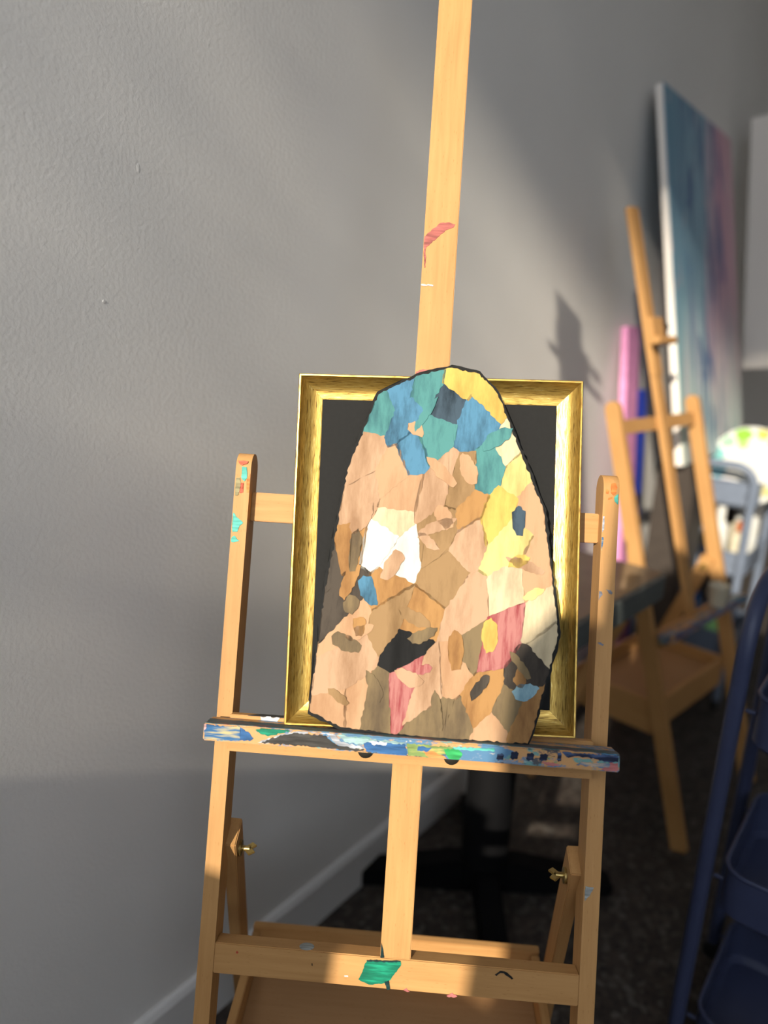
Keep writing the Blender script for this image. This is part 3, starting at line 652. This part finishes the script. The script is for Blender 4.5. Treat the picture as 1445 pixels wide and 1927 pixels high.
cup = tag(empty('paper_cup', Matrix.Translation(cupw + Vector((0, 0, 0.004)))), 'cream paper cup standing on the far easel tray', 'cup')
obj('cup_body', lathe([(0.0, 0), (0.022, 0), (0.030, 0.062), (0.0315, 0.064), (0.030, 0.066), (0.027, 0.062), (0.0205, 0.004), (0, 0.004)], 24), MAT['cream'], cup, smooth=True)

# ------------------------------------------------------------------ pedestal table against the wall
TB = Matrix.Translation((0.300, 1.618, 0)) @ Matrix.Rotation(math.atan2(0.755, 0.656), 4, 'Z')
table = tag(empty('pedestal_table', TB), 'brown-topped table with black iron pedestal beside the wall', 'table')
TL, TW, TZ = 0.90, 0.40, 0.80
def rrect(x0, x1, y0, y1, r, n=6):
    pts = []
    for cx, cy, a0 in ((x1 - r, y1 - r, 0), (x0 + r, y1 - r, 90), (x0 + r, y0 + r, 180), (x1 - r, y0 + r, 270)):
        pts += [(cx + r * math.cos(R(a0 + 90 * k / n)), cy + r * math.sin(R(a0 + 90 * k / n))) for k in range(n + 1)]
    return pts
top = obj('table_top', extrude_poly(rrect(-TL / 2 + .012, TL / 2 - .012, -TW / 2 + .012, TW / 2 - .012, 0.022), lambda p: (*p, TZ - 0.034), lambda p: (*p, TZ + 0.0005)), MAT['tabletop'], table)
bm = bmesh.new()
o_, i_ = rrect(-TL / 2, TL / 2, -TW / 2, TW / 2, 0.034), rrect(-TL / 2 + .012, TL / 2 - .012, -TW / 2 + .012, TW / 2 - .012, 0.022)
rings = [[bm.verts.new((*p, z)) for p in q] for q, z in ((i_, TZ - 0.062), (o_, TZ - 0.062), (o_, TZ - 0.003), (i_, TZ))]
for A, B in zip(rings, rings[1:] + rings[:1]):
    for k in range(len(A)): bm.faces.new((A[k], A[(k + 1) % len(A)], B[(k + 1) % len(A)], B[k]))
obj('edge_band', bm, MAT['tableedge'], table, smooth=True)
obj('column', lathe([(0, 0.03), (0.060, 0.03), (0.060, 0.36), (0.046, 0.38), (0.044, TZ - 0.06), (0.09, TZ - 0.05), (0.09, TZ - 0.0342), (0, TZ - 0.0342)], 24), MAT['iron'], table, smooth=True)
FA = R(-49.0)
for k in range(4):
    ft = bmesh.new()
    pr = [(0.0, 0.0), (0.28, 0.0), (0.30, 0.012), (0.30, 0.035), (0.27, 0.045), (0.06, 0.085), (0.0, 0.085)]
    extrude_poly(pr, lambda p: (p[0], -0.03 + 0.006 * p[0], p[1]), lambda p: (p[0], 0.03 - 0.006 * p[0], p[1]), ft)
    obj('base_arm', ft, MAT['iron'], table, Matrix.Rotation(FA + k * math.pi / 2, 4, 'Z') @ Matrix.Translation((0.03, 0, 0.0)), bevel=0.004)

# ------------------------------------------------------------------ tiered trolleys
def tray_bm(x0, x1, y0, y1, z0, z1, r):
    bm = bmesh.new()
    o = rrect(x0, x1, y0, y1, r); i = rrect(x0 + .003, x1 - .003, y0 + .003, y1 - .003, r - .003)
    ib = rrect(x0 + .014, x1 - .014, y0 + .014, y1 - .014, r - .008); ob = rrect(x0 + .011, x1 - .011, y0 + .011, y1 - .011, r - .006)
    rr = [[bm.verts.new((*p, z)) for p in q] for q, z in ((ob, z0), (o, z0 + 0.012), (o, z1), (i, z1), (i, z0 + 0.014), (ib, z0 + 0.003))]
    for A, B in zip(rr, rr[1:]):
        for k in range(len(A)): bm.faces.new((A[k], A[(k + 1) % len(A)], B[(k + 1) % len(A)], B[k]))
    bm.faces.new(rr[0][::-1]); bm.faces.new(rr[-1])
    return bm

def make_trolley(name, label, base, ang, L, D, H, rims, wall_h, mat, rad, group):
    root = tag(empty(name, Matrix.Translation(base) @ Matrix.Rotation(ang, 4, 'Z')), label, 'trolley', group)
    tr = 0.0145; TG = 0.016
    for x in (0.0, L):
        path = [(x, 0, 0.045), (x, 0, H - rad)] + [(x, rad - rad * math.cos(a), H - rad + rad * math.sin(a)) for a in [math.pi / 2 * k / 8 for k in range(1, 9)]]
        path += [(x, D - rad + rad * math.sin(a), H - rad + rad * math.cos(a)) for a in [math.pi / 2 * k / 8 for k in range(0, 9)]] + [(x, D, 0.045)]
        obj('tube_frame', tube(path, tr, 14), mat, root, smooth=True)
        for y in (0, D):
            wh = obj('caster', lathe([(0, -0.010), (0.018, -0.010), (0.0215, -0.006), (0.0215, 0.006), (0.018, 0.010), (0, 0.010)], 18), MAT['blackplastic'], root, Matrix.Translation((x, y, 0.0222)) @ Matrix.Rotation(R(90), 4, 'X'), smooth=True)
            obj('stem', lathe([(0, 0.020), (0.005, 0.020), (0.005, 0.046), (0, 0.046)], 10), MAT['darkmetal'], root, Matrix.Translation((x + 0.0, y + 0.0, 0.0)), smooth=True)
    for rz in rims:
        ty = obj('tray', tray_bm(tr + TG, L - tr - TG, -0.012, D + 0.012, rz - wall_h, rz, 0.045), mat, root, smooth=True)
        q = [(a, b, rz) for a, b in rrect(tr + TG, L - tr - TG, -0.012, D + 0.012, 0.045, 8)]
        obj('rim', tube(q, 0.0042, 8, closed=True), mat, ty, smooth='all')
        for x, sg in ((tr + TG, -1), (L - tr - TG, 1)):
            for y in (0.022, D - 0.022):
                obj('screw', lathe([(0, -0.001), (0.0040, 0), (0.0040, TG + 0.001), (0, TG + 0.001)], 10), mat, ty, Matrix.Translation((x, y, rz - wall_h * 0.4)) @ Matrix.Rotation(R(90 * sg), 4, 'Y'), smooth=True)
    return root

make_trolley('utility_trolley', 'navy blue three-tier metal trolley in the right foreground', Vector((0.633, 1.185, 0)), math.atan2(-0.6, 0.8), 0.42, 0.30, 0.985, (0.80, 0.455, 0.125), 0.10, MAT['navy'], 0.12, 'tiered trolleys')
C2 = Matrix.Translation((1.31, 2.60, 0)) @ Matrix.Rotation(math.atan2(0.798, 0.602), 4, 'Z')
make_trolley('utility_trolley', 'grey blue metal trolley loaded with paint bottles behind the far easel', Vector((1.31, 2.60, 0)), math.atan2(0.798, 0.602), 0.38, 0.26, 0.95, (0.885, 0.62, 0.30), 0.095, MAT['slate'], 0.07, 'tiered trolleys')

def bottle(x, y, z, h, r, body, cap, label, name='paint_bottle', band=None):
    b = tag(empty(name, C2 @ Matrix.Translation((x, y, z))), label, 'bottle', 'paint bottles on the far trolley')
    obj('bottle_body', lathe([(0, 0), (r * 0.94, 0), (r, 0.006), (r, h * 0.66), (r * 0.86, h * 0.74), (r * 0.42, h * 0.80), (r * 0.42, h * 0.84), (0, h * 0.84)], 20), body, b, smooth=True)
    obj('cap', lathe([(0, h * 0.82), (r * 0.5, h * 0.82), (r * 0.46, h), (r * 0.40, h * 1.0), (0, h)], 16), cap, b, smooth=True)
    if band: obj('band', lathe([(r * 1.002, h * 0.14), (r * 1.01, h * 0.15), (r * 1.01, h * 0.34), (r * 1.002, h * 0.35)], 20), band, b, smooth=True)
FZ = 0.62 - 0.095 + 0.0035
bottle(0.065, 0.225, FZ, 0.235, 0.030, MAT['white'], MAT['white'], 'slim white paint bottle with orange band, left end of the trolley', band=MAT['label_orange'])
bottle(0.060, 0.105, FZ, 0.255, 0.034, MAT['white'], MAT['white'], 'large white paint bottle in the middle of the far trolley tray')
bottle(0.075, 0.035, FZ, 0.205, 0.029, MAT['cream'], MAT['label_orange'], 'cream paint bottle with brown cap on the far trolley')
bottle(0.150, 0.150, FZ, 0.240, 0.033, MAT['cream'], MAT['cream'], 'cream paint bottle in the second row of the far trolley')
bottle(0.185, 0.060, FZ, 0.225, 0.036, MAT['cream'], MAT['white'], 'cream bottle with white cap at the back of the far trolley')
bottle(0.275, 0.045, FZ, 0.250, 0.038, MAT['white'], MAT['cream'], 'white bottle with cream cap at the right of the far trolley')
def ptube(x, y, z, h, r, mat, label):
    b = tag(empty('paint_tube', C2 @ Matrix.Translation((x, y, z))), label, 'paint tube', 'paint tubes on the lowest trolley tier')
    bm = bmesh.new(); n = 16; rings = []
    for k, (w, d, zz) in enumerate(((0.004, r * 1.25, h), (0.010, r * 1.15, h * 0.8), (r * 0.9, r, h * 0.35), (r, r, h * 0.2))):
        rings.append([bm.verts.new((w * math.cos(2 * math.pi * i / n), d * math.sin(2 * math.pi * i / n), zz)) for i in range(n)])
    for A, B in zip(rings, rings[1:]):
        for i in range(n): bm.faces.new((A[i], A[(i + 1) % n], B[(i + 1) % n], B[i]))
    bm.faces.new(rings[0]); bm.faces.new(rings[-1][::-1])
    obj('tube_body', bm, mat, b, smooth=True)
    obj('cap', lathe([(0, 0), (r * 0.6, 0), (r * 0.6, h * 0.17), (r * 0.5, h * 0.2), (0, h * 0.2)], 14), MAT['white'], b, smooth=True)
FZ3 = 0.30 - 0.095 + 0.0035
ptube(0.07, 0.165, FZ3, 0.22, 0.026, PM['blue2'], 'blue paint tube standing in the lowest tier of the far trolley')
ptube(0.16, 0.045, FZ3, 0.21, 0.026, MAT['bluecanvas'], 'ultramarine paint tube at the right of the lowest tier')
ptube(0.06, 0.070, FZ3, 0.15, 0.024, paint_mat('light green tube', (0.35, 0.70, 0.25)), 'light green paint tube in the lowest tier')

# round palette leaning in the top tray of the far trolley
PAL_M = C2 @ Matrix.Translation((0.085, 0.050, 0.885 - 0.095 + 0.005)) @ Matrix.Rotation(R(12), 4, 'Y')
palette = tag(empty('round_palette', PAL_M), 'round white palette with rainbow paint dabs standing in the far trolley', 'palette')
PR = 0.145
def disc_pt(a, r, xo): return (xo, -r * math.sin(a), PR + r * math.cos(a))
bm = bmesh.new(); n = 40
prof_d = [(0.0, -0.002), (PR - 0.012, -0.002), (PR - 0.004, -0.005), (PR, -0.003), (PR - 0.002, 0.004), (0.0, 0.004)]
rings = [[bm.verts.new(disc_pt(2 * math.pi * k / n, max(r, 1e-4), x)) for k in range(n)] for r, x in prof_d]
for A, B in zip(rings, rings[1:]):
    for k in range(n): bm.faces.new((A[k], A[(k + 1) % n], B[(k + 1) % n], B[k]))
obj('plate', bm, MAT['white'], palette, smooth=True)
for ang, rr_, sz, c in ((-20, .118, .026, (0.35, 0.70, 0.06)), (12, .122, .020, (0.80, 0.70, 0.15)), (38, .120, .022, (0.80, 0.45, 0.15)), (68, .112, .030, (0.75, 0.10, 0.08)), (-48, .118, .024, (0.45, 0.75, 0.50)), (-76, .120, .026, (0.25, 0.65, 0.62)), (-108, .110, .028, (0.30, 0.62, 0.75)), (-140, .105, .026, (0.55, 0.45, 0.75)), (170, .100, .028, (0.80, 0.35, 0.60)), (140, .108, .024, (0.75, 0.68, 0.30)), (105, .118, .022, (0.85, 0.55, 0.35)), (-25, .085, .018, (0.55, 0.72, 0.25))):
    a = R(ang); cy_, cz_ = -rr_ * math.sin(a) * -1, PR + rr_ * math.cos(a)
    pts = [(cy_ * -1 * 1.0 + sz * 1.25 * math.cos(t) * rs.uniform(0.7, 1.1), cz_ + sz * math.sin(t) * rs.uniform(0.7, 1.1)) for t in [2 * math.pi * k / 14 for k in range(14)]]
    pts = [(y, z) if math.hypot(y, z - PR) < PR - 0.004 else (y * (PR - 0.005) / math.hypot(y, z - PR), PR + (z - PR) * (PR - 0.005) / math.hypot(y, z - PR)) for y, z in pts]
    obj('paint_dab', extrude_poly(pts, lambda p: (-0.0018, p[0], p[1]), lambda p: (-0.0062, p[0], p[1])), paint_mat('dab %d' % ang, tuple(x * 0.62 for x in c), 'z', 0.15), palette)

# ------------------------------------------------------------------ canvases along the wall
def lean_canvas(name, label, t0, t1, off_top, z_top, off_bot, z_bot, thick, front, edge, cat='canvas', group='canvases along the wall'):
    """stretched canvas; local x along the wall, z up its face, front at y=-thick"""
    b0 = WP(t0, off_bot, z_bot); tp = WP(t0, off_top, z_top)
    zax = (tp - b0).normalized(); xax = wd; yax = zax.cross(xax)
    mw = Matrix((xax, yax, zax)).transposed().to_4x4(); mw.translation = b0
    root = tag(empty(name, mw), label, cat, group)
    h = (tp - b0).length; w = t1 - t0
    for s in (-1, 1):
        bm = bx(0 if s < 0 else w - 0.03, 0.03 if s < 0 else w, 0.0, thick, 0, h)
        obj('stretcher_bar', bm, edge, root, bevel=0.002)
    for s in (-1, 1):
        obj('stretcher_bar', bx(0.0305, w - 0.0305, 0.0, thick, 0 if s < 0 else h - 0.03, 0.03 if s < 0 else h), edge, root, bevel=0.002)
    obj('canvas_face', bx(-0.001, w + 0.001, -0.0025, -0.0002, -0.001, h + 0.001), front, root)
    return root, h
lean_canvas('painted_canvas', 'tall abstract painting in teal, navy and pink leaning on the wall', 2.545, 3.375, 0.058, 2.150, 0.292, 0.972, 0.024, MAT['painting'], MAT['whitecanvas'])
# blank canvas hanging on two wires from the ceiling, a little crooked, its face to the window
BC = Matrix((wn, wd, Vector((0, 0, 1)))).transposed().to_4x4(); BC.translation = WP(3.60, 0.196, 1.262)
BC = BC @ Matrix.Rotation(R(-7.1), 4, 'Y')
blank = tag(empty('blank_canvas', BC), 'blank off-white canvas hanging crooked at the right edge', 'canvas', 'canvases along the wall')
for x0, x1, z0, z1 in ((0, 0.04, 0, 1.02), (0.66, 0.70, 0, 1.02), (0.0405, 0.6595, 0, 0.04), (0.0405, 0.6595, 0.98, 1.02)):
    obj('stretcher_bar', bx(x0, x1, 0.0, 0.035, z0, z1), MAT['whitecanvas'], blank, bevel=0.002)
obj('canvas_face', bx(-0.001, 0.701, -0.003, -0.0002, -0.001, 1.021), MAT['whitecanvas'], blank)
BCI = BC.inverted()
for x in (0.28, 0.55):
    a = BC @ Vector((x, 0.018, 1.0)); e = Vector((a.x, a.y, ZC))
    obj('hanging_wire', tube([BCI @ a, BCI @ e], 0.0012, 6), MAT['darkmetal'], blank)
lean_canvas('narrow_canvas', 'tall narrow pink canvas leaning on the wall behind the far easel', 2.600, 2.712, 0.026, 1.412, 0.168, 0.004, 0.022, MAT['pinkcanvas'], MAT['pinkcanvas'])
lean_canvas('narrow_canvas', 'narrow ultramarine blue canvas leaning beside the pink one', 2.800, 2.885, 0.026, 1.184, 0.115, 0.004, 0.022, MAT['bluecanvas'], MAT['bluecanvas'])
for t0, t1, lab in ((2.60, 2.79, 'slim dark brown cabinet under the near end of the abstract painting'), (3.30, 3.42, 'slim dark brown cabinet under the far end of the abstract painting')):
    cb = tag(empty('slim_cabinet', ROOM @ Matrix.Translation((t0, -0.325, 0))), lab, 'cabinet', 'slim cabinets under the painting')
    obj('carcass', bx(0, t1 - t0, 0.012, 0.130, 0.0, 0.966), MAT['darkcab'], cb, bevel=0.002)
    dr = obj('door', bx(0.004, t1 - t0 - 0.004, 0.0, 0.0115, 0.03, 0.955), MAT['darkcab'], cb, bevel=0.0015)
    obj('knob', lathe([(0, 0), (0.008, 0), (0.010, 0.010), (0, 0.014)], 12), MAT['darkmetal'], dr, Matrix.Translation((t1 - t0 - 0.025, 0, 0.55)) @ Matrix.Rotation(R(90), 4, 'X'), smooth=True)
